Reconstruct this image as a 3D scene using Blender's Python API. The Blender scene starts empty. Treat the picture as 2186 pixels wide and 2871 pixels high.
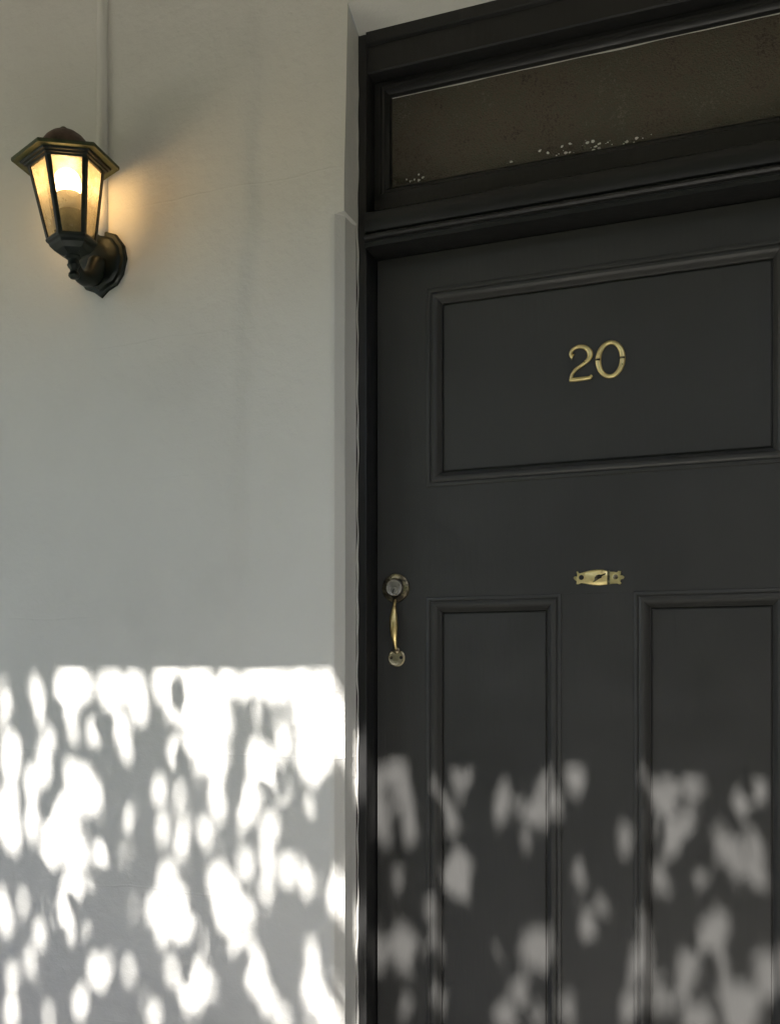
import bpy, bmesh, math, random
import numpy as np
from mathutils import Vector, Matrix
R = math.radians
random.seed(7); rng = np.random.default_rng(11)
scene = bpy.context.scene
COL = scene.collection

# ------------------------------------------------------------------ camera
F_PX, W_PX, H_PX, HORIZON = 2800.0, 2186.0, 2871.0, 1884.0
YAW = R(21.0)
CAM = Vector((0.0, -1.676, 1.35))            # front face of the wall is y = 0
cd = bpy.data.cameras.new('camera'); cam = bpy.data.objects.new('camera', cd); COL.objects.link(cam)
cam.location = CAM; cam.rotation_euler = (R(90), 0, YAW)
cd.sensor_fit = 'HORIZONTAL'; cd.sensor_width = 36.0
cd.lens = F_PX / W_PX * 36.0
cd.shift_y = (HORIZON - H_PX / 2) / W_PX
cd.clip_start = 0.05; cd.clip_end = 500
scene.camera = cam

# ------------------------------------------------------------------ sky, sun, exposure
SUN_EL, SUN_AZ = math.atan(1.49), R(1.6)     # azimuth: a touch to the left of the wall's normal
SUN = Vector((-math.sin(SUN_AZ) * math.cos(SUN_EL), -math.cos(SUN_AZ) * math.cos(SUN_EL), math.sin(SUN_EL)))
world = bpy.data.worlds.new('World'); scene.world = world; world.use_nodes = True
wt = world.node_tree; wt.nodes.clear()
sky = wt.nodes.new('ShaderNodeTexSky'); sky.sky_type = 'NISHITA'; sky.sun_disc = False
sky.sun_elevation = SUN_EL; sky.sun_rotation = math.pi + SUN_AZ
sky.air_density = 1.0; sky.dust_density = 3.0; sky.ozone_density = 1.0
bg = wt.nodes.new('ShaderNodeBackground'); bg.inputs[1].default_value = 0.05
wo = wt.nodes.new('ShaderNodeOutputWorld')
wt.links.new(sky.outputs[0], bg.inputs[0]); wt.links.new(bg.outputs[0], wo.inputs[0])
sl = bpy.data.lights.new('sun', 'SUN'); sl.energy = 2.9; sl.angle = R(0.53); sl.color = (1.0, 0.965, 0.92)
so = bpy.data.objects.new('sun', sl); COL.objects.link(so)
so.rotation_euler = (-SUN).to_track_quat('-Z', 'Y').to_euler(); so.location = (0, -8, 12)
scene.view_settings.view_transform = 'Standard'; scene.view_settings.look = 'None'
scene.view_settings.exposure = 3.12; scene.view_settings.gamma = 1.0
scene.render.engine = 'CYCLES'
scene.cycles.use_denoising = True
scene.cycles.max_bounces = 10; scene.cycles.diffuse_bounces = 4; scene.cycles.transparent_max_bounces = 12
scene.cycles.caustics_reflective = False; scene.cycles.caustics_refractive = False
scene.cycles.sample_clamp_indirect = 6.0

# ------------------------------------------------------------------ helpers
def ray(u, v):
    """direction of a photo pixel"""
    a, b = (u - W_PX / 2) / F_PX, (HORIZON - v) / F_PX
    return Vector((-math.sin(YAW) + math.cos(YAW) * a, math.cos(YAW) + math.sin(YAW) * a, b))
def on_y(u, v, y):
    """where that pixel meets the plane y (wall, frame, door ...)"""
    d = ray(u, v); return CAM + d * ((y - CAM.y) / d.y)
def mesh_obj(name, verts, faces, mat, parent=None, smooth=False):
    me = bpy.data.meshes.new(name); me.from_pydata([tuple(v) for v in verts], [], faces); me.update()
    bm = bmesh.new(); bm.from_mesh(me); bmesh.ops.recalc_face_normals(bm, faces=bm.faces); bm.to_mesh(me); bm.free()
    return link(name, me, mat, parent, smooth)
def attach(o, parent):
    """all verts are in world space: only Empties carry a location"""
    o.parent = parent
    o.matrix_parent_inverse = Matrix.Translation(parent.location).inverted() if parent.type == 'EMPTY' else Matrix.Identity(4)
    return o
def link(name, me, mat, parent=None, smooth=False):
    if mat: me.materials.append(mat)
    if smooth:
        for p in me.polygons: p.use_smooth = True
    o = bpy.data.objects.new(name, me); COL.objects.link(o)
    if parent:
        attach(o, parent)
    return o
def from_bm(name, bm, mat, parent=None, smooth=False):
    bmesh.ops.recalc_face_normals(bm, faces=bm.faces)
    me = bpy.data.meshes.new(name); bm.to_mesh(me); bm.free()
    return link(name, me, mat, parent, smooth)
def add_box(bm, x0, x1, y0, y1, z0, z1, bevel=0.0, seg=2):
    r = bmesh.ops.create_cube(bm, size=1.0)
    for v in r['verts']:
        v.co = Vector(((x0 + x1) / 2 + v.co.x * (x1 - x0), (y0 + y1) / 2 + v.co.y * (y1 - y0), (z0 + z1) / 2 + v.co.z * (z1 - z0)))
    if bevel:
        es = list({e for v in r['verts'] for e in v.link_edges})
        bmesh.ops.bevel(bm, geom=es, offset=bevel, segments=seg, affect='EDGES', profile=0.5)
def box(name, x0, x1, y0, y1, z0, z1, mat, parent=None, bevel=0.001):
    bm = bmesh.new(); add_box(bm, x0, x1, y0, y1, z0, z1, bevel); return from_bm(name, bm, mat, parent)
def tag(o, label, cat, group=None, kind=None):
    o['label'] = label
    if cat: o['category'] = cat
    if group: o['group'] = group
    if kind: o['kind'] = kind
    return o
def thing(name, label, cat, loc):
    o = bpy.data.objects.new(name, None); COL.objects.link(o); o.location = loc; o.empty_display_size = 0.1
    return tag(o, label, cat)
def loops(name, rings, mat, parent=None, closed_ring=True, cap=(True, True), smooth=False, M=None):
    """skin a list of equal-length point rings"""
    n = len(rings[0]); V = [Vector(p) for r in rings for p in r]
    if M is not None: V = [M @ v for v in V]
    Fc = []
    for i in range(len(rings) - 1):
        for j in range(n if closed_ring else n - 1):
            a, b = i * n + j, i * n + (j + 1) % n
            Fc.append((a, b, b + n, a + n))
    if cap[0]: Fc.append(tuple(range(n)))
    if cap[1]: Fc.append(tuple(range((len(rings) - 1) * n, len(rings) * n)))
    return mesh_obj(name, V, Fc, mat, parent, smooth)
def shade_auto(o, ang=35):
    me = o.data
    for p in me.polygons: p.use_smooth = True
    bm = bmesh.new(); bm.from_mesh(me)
    for e in bm.edges:
        e.smooth = len(e.link_faces) == 2 and e.calc_face_angle(0) < R(ang)
    bm.to_mesh(me); bm.free(); return o
def rect_mould(name, x0, x1, z0, z1, profile, mat, parent):
    """mitred frame: profile = [(inset, y), ...] run round a rectangle"""
    rings = [[(x0 + t, y, z0 + t), (x1 - t, y, z0 + t), (x1 - t, y, z1 - t), (x0 + t, y, z1 - t)] for t, y in profile]
    rings.append(rings[0])
    return shade_auto(loops(name, rings, mat, parent, cap=(False, False)), 30)
def extrude_x(name, x0, x1, prof, mat, parent, ang=25):
    return shade_auto(loops(name, [[(x0, y, z) for y, z in prof], [(x1, y, z) for y, z in prof]], mat, parent), ang)
def lathe(name, prof, mat, parent=None, M=None, n=32, ang=40):
    rings = [[(r * math.cos(2 * math.pi * k / n), r * math.sin(2 * math.pi * k / n), z) for k in range(n)] for r, z in prof]
    return shade_auto(loops(name, rings, mat, parent, M=M), ang)
HEXA = [R(a) for a in (-120, -60, 0, 60, 120, 180)]
def hexring(r, z): return [(r * math.cos(a), r * math.sin(a), z) for a in HEXA]
def tube(name, pts, radii, mat, parent=None, n=12, M=None, squash=1.0):
    pts = [Vector(p) for p in pts]; rings = []
    for i, p in enumerate(pts):
        t = (pts[min(i + 1, len(pts) - 1)] - pts[max(i - 1, 0)]).normalized()
        s = t.cross(Vector((1, 0, 0.013))).normalized(); w = t.cross(s)
        rings.append([p + (s * math.cos(2 * math.pi * k / n) * squash + w * math.sin(2 * math.pi * k / n)) * radii[i] for k in range(n)])
    return loops(name, rings, mat, parent, smooth=True, M=M)

# ------------------------------------------------------------------ materials
def new_mat(name):
    m = bpy.data.materials.new(name); m.use_nodes = True
    nt = m.node_tree; b = nt.nodes['Principled BSDF']
    return m, nt, b
def N(nt, t, **kw):
    n = nt.nodes.new(t)
    for k, v in kw.items():
        if k.startswith('i_'): n.inputs[k[2:].replace('_', ' ')].default_value = v
        else: setattr(n, k, v)
    return n
def noise(nt, co, scale, detail=4.0, rough=0.55):
    n = N(nt, 'ShaderNodeTexNoise'); n.inputs['Scale'].default_value = scale
    n.inputs['Detail'].default_value = detail; n.inputs['Roughness'].default_value = rough
    nt.links.new(co, n.inputs['Vector']); return n.outputs['Fac']
def ramp(nt, fac, stops):
    r = N(nt, 'ShaderNodeValToRGB'); e = r.color_ramp.elements
    while len(e) < len(stops): e.new(0.5)
    for i, (p, c) in enumerate(stops):
        e[i].position = p; e[i].color = (*c, 1) if len(c) == 3 else c
    nt.links.new(fac, r.inputs[0]); return r.outputs[0]
def bump(nt, height, strength, dist, normal=None):
    b = N(nt, 'ShaderNodeBump'); b.inputs['Strength'].default_value = strength; b.inputs['Distance'].default_value = dist
    nt.links.new(height, b.inputs['Height'])
    if normal: nt.links.new(normal, b.inputs['Normal'])
    return b.outputs[0]
def math_n(nt, op, a, b=None, c=None):
    n = N(nt, 'ShaderNodeMath', operation=op)
    for i, x in enumerate((a, b, c)):
        if x is None: continue
        if isinstance(x, (int, float)): n.inputs[i].default_value = x
        else: nt.links.new(x, n.inputs[i])
    return n.outputs[0]
def coords(nt):
    return N(nt, 'ShaderNodeNewGeometry').outputs['Position']

def make_wall_mat():
    m, nt, b = new_mat('painted_render')
    co = coords(nt)
    c = ramp(nt, noise(nt, co, 2.2, 5), [(0.28, (0.60, 0.59, 0.555)), (0.45, (0.655, 0.643, 0.605)), (0.72, (0.70, 0.688, 0.65))])
    nt.links.new(c, b.inputs['Base Color'])
    b.inputs['Roughness'].default_value = 0.62; b.inputs['Specular IOR Level'].default_value = 0.3
    n1 = bump(nt, noise(nt, co, 260, 3), 0.30, 0.0012)
    n2 = bump(nt, noise(nt, co, 30, 5, 0.65), 0.42, 0.005, n1)
    n2b = bump(nt, noise(nt, co, 7, 3), 0.32, 0.014, n2)
    # faint course lines under the paint, wavering and broken
    sep = N(nt, 'ShaderNodeSeparateXYZ'); nt.links.new(co, sep.inputs[0])
    zz = math_n(nt, 'ADD', sep.outputs[2], math_n(nt, 'MULTIPLY', noise(nt, co, 6, 3), 0.022))
    t = math_n(nt, 'DIVIDE', math_n(nt, 'SUBTRACT', zz, 0.930), 0.2715)
    fr = math_n(nt, 'ABSOLUTE', math_n(nt, 'SUBTRACT', math_n(nt, 'FRACT', math_n(nt, 'ADD', t, 0.5)), 0.5))
    mr = N(nt, 'ShaderNodeMapRange', interpolation_type='SMOOTHSTEP'); nt.links.new(fr, mr.inputs[0])
    mr.inputs[1].default_value = 0.0; mr.inputs[2].default_value = 0.011; mr.inputs[3].default_value = 1.0; mr.inputs[4].default_value = 0.0
    mask = ramp(nt, noise(nt, co, 3.1, 4), [(0.46, (0, 0, 0)), (0.60, (1, 1, 1))])
    n3 = bump(nt, math_n(nt, 'MULTIPLY', mr.outputs[0], mask), 0.4, 0.0010, n2b)
    nt.links.new(n3, b.inputs['Normal'])
    return m
def make_paint(name, col, rough, bump_s=0.15, scale=90, streak=True):
    m, nt, b = new_mat(name); co = coords(nt)
    mp = N(nt, 'ShaderNodeMapping'); mp.inputs['Scale'].default_value = (1, 1, 0.12) if streak else (1, 1, 1)
    nt.links.new(co, mp.inputs[0])
    nz = noise(nt, mp.outputs[0], scale, 4)
    lo, hi = [x * 0.92 for x in col], [x * 1.08 for x in col]
    nt.links.new(ramp(nt, noise(nt, co, 5, 5), [(0.3, lo), (0.7, hi)]), b.inputs['Base Color'])
    b.inputs['Specular IOR Level'].default_value = 0.4
    rr = N(nt, 'ShaderNodeMapRange'); nt.links.new(noise(nt, co, 14, 5), rr.inputs[0])
    rr.inputs[1].default_value = 0.3; rr.inputs[2].default_value = 0.7
    rr.inputs[3].default_value = rough - 0.07; rr.inputs[4].default_value = rough + 0.08
    nt.links.new(rr.outputs[0], b.inputs['Roughness'])
    nt.links.new(bump(nt, noise(nt, co, 700, 2), 0.12, 0.0006, bump(nt, nz, bump_s, 0.002)), b.inputs['Normal'])
    return m
def make_metal(name, a, c, tarnish, rough=0.3, scale=60, lo=0.42, hi=0.66, metal=1.0):
    m, nt, b = new_mat(name); co = coords(nt)
    f = noise(nt, co, scale, 6, 0.6)
    nt.links.new(ramp(nt, f, [(lo, a), (0.5 * (lo + hi), c), (hi, tarnish)]), b.inputs['Base Color'])
    b.inputs['Metallic'].default_value = metal
    rr = N(nt, 'ShaderNodeMapRange'); nt.links.new(f, rr.inputs[0])
    rr.inputs[1].default_value = 0.3; rr.inputs[2].default_value = 0.7
    rr.inputs[3].default_value = rough - 0.08; rr.inputs[4].default_value = rough + 0.25
    nt.links.new(rr.outputs[0], b.inputs['Roughness'])
    nt.links.new(bump(nt, noise(nt, co, scale * 5, 3), 0.15, 0.0008), b.inputs['Normal'])
    return m
def make_flat(name, col, rough=0.7, scale=8, var=0.2, bs=0.3, bd=0.01):
    m, nt, b = new_mat(name); co = coords(nt)
    f = noise(nt, co, scale, 6)
    nt.links.new(ramp(nt, f, [(0.3, [x * (1 - var) for x in col]), (0.7, [x * (1 + var) for x in col])]), b.inputs['Base Color'])
    b.inputs['Roughness'].default_value = rough
    nt.links.new(bump(nt, noise(nt, co, scale * 6, 4), bs, bd), b.inputs['Normal'])
    return m

M_WALL = make_wall_mat()
M_DOOR = make_paint('door_paint', (0.046, 0.0453, 0.0435), 0.42, 0.28, 130)
M_FRAME = make_paint('frame_paint', (0.017, 0.0168, 0.0168), 0.36, 0.40, 60)
M_BRASS = make_metal('brass', (0.80, 0.64, 0.30), (0.66, 0.50, 0.22), (0.22, 0.16, 0.08), 0.30, 55, 0.46, 0.72)
M_BRIGHT = make_metal('polished_brass', (0.95, 0.78, 0.38), (0.86, 0.68, 0.32), (0.50, 0.38, 0.18), 0.34, 70, 0.50, 0.78)
M_OLDBRASS = make_metal('tarnished_brass', (0.50, 0.42, 0.27), (0.20, 0.165, 0.11), (0.05, 0.042, 0.032), 0.34, 70, 0.40, 0.60)
M_STEEL = make_metal('brushed_nickel', (0.46, 0.43, 0.39), (0.42, 0.39, 0.35), (0.28, 0.26, 0.23), 0.38, 90, 0.45, 0.72)
M_HOLE = make_flat('dark_recess', (0.012, 0.010, 0.008), 0.6)
M_LANT = make_metal('lantern_black_gold', (0.007, 0.011, 0.008), (0.013, 0.019, 0.013), (0.085, 0.080, 0.034), 0.36, 42, 0.46, 0.85, 0.4)
M_BRIM = make_metal('lantern_verdigris_gold', (0.030, 0.040, 0.017), (0.055, 0.066, 0.026), (0.11, 0.10, 0.042), 0.42, 50, 0.38, 0.75, 0.45)
M_DOME = make_metal('lantern_brown_patina', (0.095, 0.055, 0.035), (0.075, 0.045, 0.03), (0.035, 0.028, 0.02), 0.5, 45, 0.4, 0.7, 0.35)
M_PLASTIC = make_flat('bulb_base_plastic', (0.88, 0.83, 0.72), 0.5, 30, 0.08, 0.1, 0.001)
M_HOLDER = make_flat('lamp_holder', (0.30, 0.27, 0.17), 0.55, 60, 0.35, 0.2, 0.001)
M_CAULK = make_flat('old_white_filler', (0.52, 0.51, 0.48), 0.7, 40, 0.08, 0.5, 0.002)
M_TIMBER = make_flat('white_painted_timber', (0.66, 0.63, 0.57), 0.65, 12, 0.35, 0.3, 0.004)
M_TILE = make_flat('roof_sheet', (0.10, 0.10, 0.105), 0.6, 5, 0.2)
M_GROUND = make_flat('lawn_ground', (0.07, 0.085, 0.035), 0.9, 3, 0.35, 0.6, 0.03)
M_PATH = make_flat('sandstone_paving', (0.54, 0.52, 0.46), 0.8, 9, 0.15, 0.3, 0.006)
M_BARK = make_flat('bark', (0.11, 0.085, 0.06), 0.9, 25, 0.4, 0.8, 0.02)
M_HALL = make_flat('hall_plaster', (0.30, 0.25, 0.17), 0.8, 2, 0.2)

m, nt, b = new_mat('leaf'); M_LEAF = m
co = coords(nt)
nt.links.new(ramp(nt, noise(nt, co, 9, 3), [(0.3, (0.035, 0.070, 0.018)), (0.7, (0.075, 0.120, 0.030))]), b.inputs['Base Color'])
b.inputs['Roughness'].default_value = 0.5
tl_ = N(nt, 'ShaderNodeBsdfTranslucent'); tl_.inputs[0].default_value = (0.20, 0.26, 0.045, 1)
ms_ = N(nt, 'ShaderNodeMixShader'); ms_.inputs[0].default_value = 0.45
nt.links.new(b.outputs[0], ms_.inputs[1]); nt.links.new(tl_.outputs[0], ms_.inputs[2]); nt.links.new(ms_.outputs[0], nt.nodes['Material Output'].inputs[0])

m, nt, b = new_mat('obscured_glass'); M_GLASS = m
co = coords(nt)
nt.links.new(ramp(nt, math_n(nt, 'ADD', math_n(nt, 'MULTIPLY', noise(nt, co, 11, 6, 0.7), 0.5), math_n(nt, 'MULTIPLY', noise(nt, co, 190, 3, 0.8), 0.5)), [(0.36, (0.080, 0.064, 0.048)), (0.47, (0.145, 0.118, 0.090)), (0.55, (0.112, 0.106, 0.078)), (0.66, (0.200, 0.178, 0.142))]), b.inputs['Base Color'])
b.inputs['Transmission Weight'].default_value = 0.3; b.inputs['Roughness'].default_value = 0.22; b.inputs['IOR'].default_value = 1.5
vor = N(nt, 'ShaderNodeTexVoronoi'); vor.inputs['Scale'].default_value = 330; nt.links.new(co, vor.inputs['Vector'])
nt.links.new(bump(nt, vor.outputs['Distance'], 0.6, 0.002), b.inputs['Normal'])

m = bpy.data.materials.new('lantern_glass'); m.use_nodes = True; M_PANE = m
nt = m.node_tree; nt.nodes.clear(); co = coords(nt)
f = noise(nt, co, 45, 3, 0.5)
tr = N(nt, 'ShaderNodeBsdfTransparent'); tr.inputs[0].default_value = (0.95, 0.88, 0.72, 1)
tl = N(nt, 'ShaderNodeBsdfTranslucent'); nt.links.new(ramp(nt, f, [(0.3, (0.80, 0.66, 0.42)), (0.7, (0.90, 0.80, 0.58))]), tl.inputs[0])
df = N(nt, 'ShaderNodeBsdfDiffuse'); df.inputs[0].default_value = (0.50, 0.42, 0.27, 1)
gl = N(nt, 'ShaderNodeBsdfGlossy'); gl.inputs['Roughness'].default_value = 0.12
m1 = N(nt, 'ShaderNodeMixShader'); m1.inputs[0].default_value = 0.2; nt.links.new(tl.outputs[0], m1.inputs[1]); nt.links.new(df.outputs[0], m1.inputs[2])
m2 = N(nt, 'ShaderNodeMixShader'); nt.links.new(ramp(nt, f, [(0.3, (0.24,) * 3), (0.75, (0.38,) * 3)]), m2.inputs[0])
nt.links.new(tr.outputs[0], m2.inputs[1]); nt.links.new(m1.outputs[0], m2.inputs[2])
m3 = N(nt, 'ShaderNodeMixShader'); m3.inputs[0].default_value = 0.05; nt.links.new(m2.outputs[0], m3.inputs[1]); nt.links.new(gl.outputs[0], m3.inputs[2])
out = N(nt, 'ShaderNodeOutputMaterial'); nt.links.new(m3.outputs[0], out.inputs[0])

m = bpy.data.materials.new('lit_bulb'); m.use_nodes = True; M_BULB = m
nt = m.node_tree; nt.nodes.clear()
em = N(nt, 'ShaderNodeEmission'); em.inputs[0].default_value = (1.0, 0.65, 0.31, 1); em.inputs[1].default_value = 4.4
out = N(nt, 'ShaderNodeOutputMaterial'); nt.links.new(em.outputs[0], out.inputs[0])

# ------------------------------------------------------------------ key measures (metres)
DOOR_Y, FRAME_Y, PANEL_Y = 0.114, 0.064, 0.124
XL, XR = -0.7153, 0.1303                      # inner edges of the jambs
XC = (XL + XR) / 2
SILL, HEAD_Z = 0.16, 2.541
OPEN_L, OPEN_R = -0.7330, XR + 0.0177         # plaster reveal at the frame
SOF_F = 2.574                                 # reveal soffit at the wall face

# ------------------------------------------------------------------ setting
g = mesh_obj('ground', [(-120, -120, 0), (120, -120, 0), (120, 120, 0), (-120, 120, 0)], [(0, 1, 2, 3)], M_GROUND); g['kind'] = 'structure'
g['label'] = 'lawn and earth round the house'
p = box('path', -6.2, 3.2, -3.6, -1.15, -0.05, 0.03, M_PATH, bevel=0.01); p['kind'] = 'structure'; p['label'] = 'sandstone path in front of the door'
fb = box('unseen_dark_bed', -6.0, OPEN_L - 0.11, -1.14, -0.001, -0.05, 0.02, make_flat('dark_soil', (0.035, 0.028, 0.021), 0.95, 20, 0.4, 0.8, 0.02), bevel=0.0); fb['kind'] = 'structure'; fb['label'] = 'added unseen dark soil bed that cuts bounce light on the lower wall'  # dark strip added out of view so the low wall gets less bounce
st = box('doorstep', OPEN_L - 0.1, OPEN_R + 0.1, -1.14, 0.063, 0.0, SILL - 0.002, make_flat('slate_step', (0.10, 0.10, 0.10), 0.7, 9, 0.2), bevel=0.012); tag(st, 'stone doorstep under the black front door', 'doorstep')

# ------------------------------------------------------------------ wall of the house
def wall_y(x, z):
    """uneven trowelled face: broad waves and one long lap left by the plasterer"""
    w = 0.0012 * math.sin(3.1 * x + 1.7 * z) * math.cos(2.3 * z - 1.1 * x) + 0.0007 * math.sin(9.1 * x - 4.0 * z + 1.0) * math.sin(7.3 * z)
    xr = -0.922 - 0.048 * (2.4 - z) + 0.006 * math.sin(9 * z) + 0.004 * math.sin(23 * z + 1)
    k = (x - xr) / 0.008
    lap = 0.0085 / (1 + math.exp(-max(-30, min(30, k)))) * max(0.0, min(1.0, 1 - (x - xr) / 0.20))
    lap *= max(0.0, min(1.0, (z - 1.25) / 0.3))
    edge = max(0.0, min(1.0, (-0.765 - x) / 0.03))
    return (w + lap) * edge
CH_X, STOP = -0.7522, 2.192
xs = [-6.0, -4.5, -3.2, -2.6, -2.3] + list(np.linspace(-2.1, -0.766, 120)) + [CH_X]
zs = [0.0, 0.3, 0.5] + [float(v) for v in np.linspace(0.6, 2.85, 150)] + [3.0, 3.6, 4.6]
zs = sorted(set(zs) | {STOP, STOP + 0.003, SOF_F}); nx, nz = len(xs), len(zs)
V, Fc = [], []
for z in zs:
    for x in xs: V.append((x, wall_y(x, z), z))
for i in range(nz - 1):
    for j in range(nx - 1): Fc.append((i * nx + j, i * nx + j + 1, (i + 1) * nx + j + 1, (i + 1) * nx + j))
# arris: chamfered below the stop, square above; then the reveal back to the frame
base = len(V); rows = []
for z in zs:
    zc = min(z, SOF_F); wob = 0.0005 * math.sin(9 * zc) + 0.0003 * math.sin(31 * zc + 2)
    if z <= STOP: p1, p2 = (-0.7391 + wob * 0.5, 0.0175), (-0.7380, 0.050)
    else:
        lean = -0.7335 + 0.0078 * max(0.0, (zc - 2.25) / 0.32)
        p1, p2 = (lean + wob * 0.5, 0.0), (-0.7336 + (lean + 0.7335) * 0.3, 0.046)
    rows.append(((*p1, z), (*p2, z), (OPEN_L, FRAME_Y + 0.03, min(z, HEAD_Z) if z <= SOF_F else z)))
for i, rw in enumerate(rows):
    for q in rw: V.append(q)
for i in range(nz - 1):
    a, b2 = i * nx + nx - 1, (i + 1) * nx + nx - 1
    c, d = base + 3 * i, base + 3 * (i + 1)
    Fc.append((a, c, d, b2))
    if zs[i + 1] <= SOF_F + 1e-6:
        Fc.append((c, c + 1, d + 1, d)); Fc.append((c + 1, c + 2, d + 2, d + 1))
k = zs.index(SOF_F)
def add(*pts):
    s = len(V); V.extend(pts); Fc.append(tuple(range(s, s + len(pts))))
tl_f = V[base + 3 * k]; top = zs[-1]
add(tl_f, (OPEN_R + 0.006, 0, SOF_F), (OPEN_R, FRAME_Y + 0.03, HEAD_Z), (OPEN_L, FRAME_Y + 0.03, HEAD_Z))      # soffit of the opening
add(tl_f, (tl_f[0], 0, top), (OPEN_R + 0.006, 0, top), (OPEN_R + 0.006, 0, SOF_F))                             # wall over the door
add((OPEN_R + 0.006, 0, 0), (OPEN_R + 0.006, 0, SOF_F), (OPEN_R, FRAME_Y + 0.03, HEAD_Z), (OPEN_R, FRAME_Y + 0.03, 0))
add((OPEN_R + 0.006, 0, 0), (5, 0, 0), (5, 0, top), (OPEN_R + 0.006, 0, top))
add((-6, 0, 0), (-6, 0.35, 0), (-6, 0.35, top), (-6, 0, top)); add((5, 0, 0), (5, 0.35, 0), (5, 0.35, top), (5, 0, top))
add((-6, 0, top), (-6, 0.35, top), (5, 0.35, top), (5, 0, top))
wall = thing('house_wall', 'pale grey painted rendered house wall with a chamfered corner beside the door', 'wall', (-2.0, 0, 0))
wf = mesh_obj('wall_face', V, Fc, M_WALL, wall)
for pl in wf.data.polygons: pl.use_smooth = pl.index < (nz - 1) * (nx - 1)
# thin bead of old filler where plaster meets frame, uneven width
V, Fc = [], []; zz = np.linspace(SILL, HEAD_Z - 0.004, 170)
for z in zz:
    w = 0.0024 + 0.0012 * math.sin(13 * z + 1) * math.sin(5.1 * z) + 0.0008 * math.sin(57 * z)
    xo = OPEN_L + 0.0012 + 0.0011 * math.sin(29 * z) * math.sin(7 * z + 2) + 0.0006 * math.sin(83 * z)
    V += [(xo - w - 0.002, 0.0665, z), (xo - w, 0.0615, z), (xo - 0.0005, 0.0605, z), (xo, 0.0650, z)]
for i in range(len(zz) - 1):
    for j in range(3): Fc.append((4 * i + j, 4 * i + j + 1, 4 * i + j + 5, 4 * i + j + 4))
mesh_obj('filler_bead', V, Fc, M_CAULK, wall, True)
# dim hall behind the door so that the glass has a room behind it
hall = thing('hallway', 'dim hallway behind the glass over the door', 'hallway', (XC, 1.6, 0))
bm = bmesh.new(); add_box(bm, XL - 0.4, XR + 0.4, 0.26, 3.2, 0.0, 2.9)
from_bm('hall_walls', bm, M_HALL, hall)

# conduit running down the wall to the lantern
cx = on_y(291, 200, 0).x
con = tube('cable_conduit', [(cx + 0.0008 * math.sin(7 * z), -0.0035, z) for z in np.linspace(2.225, 4.5, 40)], [0.0110] * 40, M_WALL, None, 16); tag(con, 'narrow painted cable conduit running up the wall from the lantern', 'conduit')

# ------------------------------------------------------------------ door frame, transom and fanlight
fr = thing('door_frame', 'black painted door frame with moulded transom rail and fanlight', 'door frame', (XC, FRAME_Y, SILL))
for s in (-1, 1):
    a, c = (XL - 0.085, XL) if s < 0 else (XR, XR + 0.085)
    bm = bmesh.new(); add_box(bm, a, c, FRAME_Y, 0.22, SILL, HEAD_Z + 0.05, 0.003, 3)
    shade_auto(from_bm('jamb', bm, M_FRAME, fr), 40)
extrude_x('head', XL + 0.0005, XR - 0.0005, [(0.060, 2.590), (0.0600, 2.534), (0.0615, 2.5315), (0.068, 2.529), (0.068, 2.482), (0.070, 2.479), (0.20, 2.479), (0.20, 2.590)], M_FRAME, fr)
extrude_x('transom_rail', XL + 0.0005, XR - 0.0005,
          [(0.20, 2.222), (0.104, 2.220), (0.070, 2.2165), (0.058, 2.2135), (0.0525, 2.209), (0.0500, 2.202), (0.0495, 2.193), (0.0520, 2.183), (0.0565, 2.176),
           (0.0600, 2.1735), (0.0600, 2.1715), (0.0520, 2.1695), (0.0485, 2.1665), (0.0480, 2.1630), (0.0505, 2.1595), (0.0555, 2.1575), (0.0555, 2.1545), (0.0530, 2.1530), (0.0540, 2.1455), (0.20, 2.1455)], M_FRAME, fr, 20)
GX0, GX1, GZ0, GZ1 = XL + 0.0285, XR - 0.0285, 2.281, 2.456
sx0, sx1, sz0, sz1 = XL + 0.001, XR - 0.001, 2.2235, 2.4775
def sash_ring(l, t, y, bt=None):
    bt = t if bt is None else bt
    return [(sx0 + l, y, sz0 + bt), (sx1 - l, y, sz0 + bt), (sx1 - l, y, sz1 - t), (sx0 + l, y, sz1 - t)]
rings = [sash_ring(0, 0, 0.150), sash_ring(0, 0, 0.100), sash_ring(0.013, 0.007, 0.100, 0.040), sash_ring(0.015, 0.009, 0.104, 0.043),
         sash_ring(0.019, 0.0125, 0.105, 0.048), sash_ring(0.0215, 0.0145, 0.109, 0.051), sash_ring(0.026, 0.019, 0.113, 0.0555), sash_ring(0.0275, 0.0205, 0.121, 0.0575), sash_ring(0.0275, 0.0205, 0.150, 0.0575)]
rings.append(rings[0])
shade_auto(loops('fanlight_sash', rings, M_FRAME, fr, cap=(False, False)), 30)
gz0, gz1 = sz0 + 0.0555, sz1 - 0.0185
pane = box('glass_pane', sx0 + 0.0255, sx1 - 0.0255, 0.1245, 0.129, gz0, gz1, M_GLASS, fr, 0.0)
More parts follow.
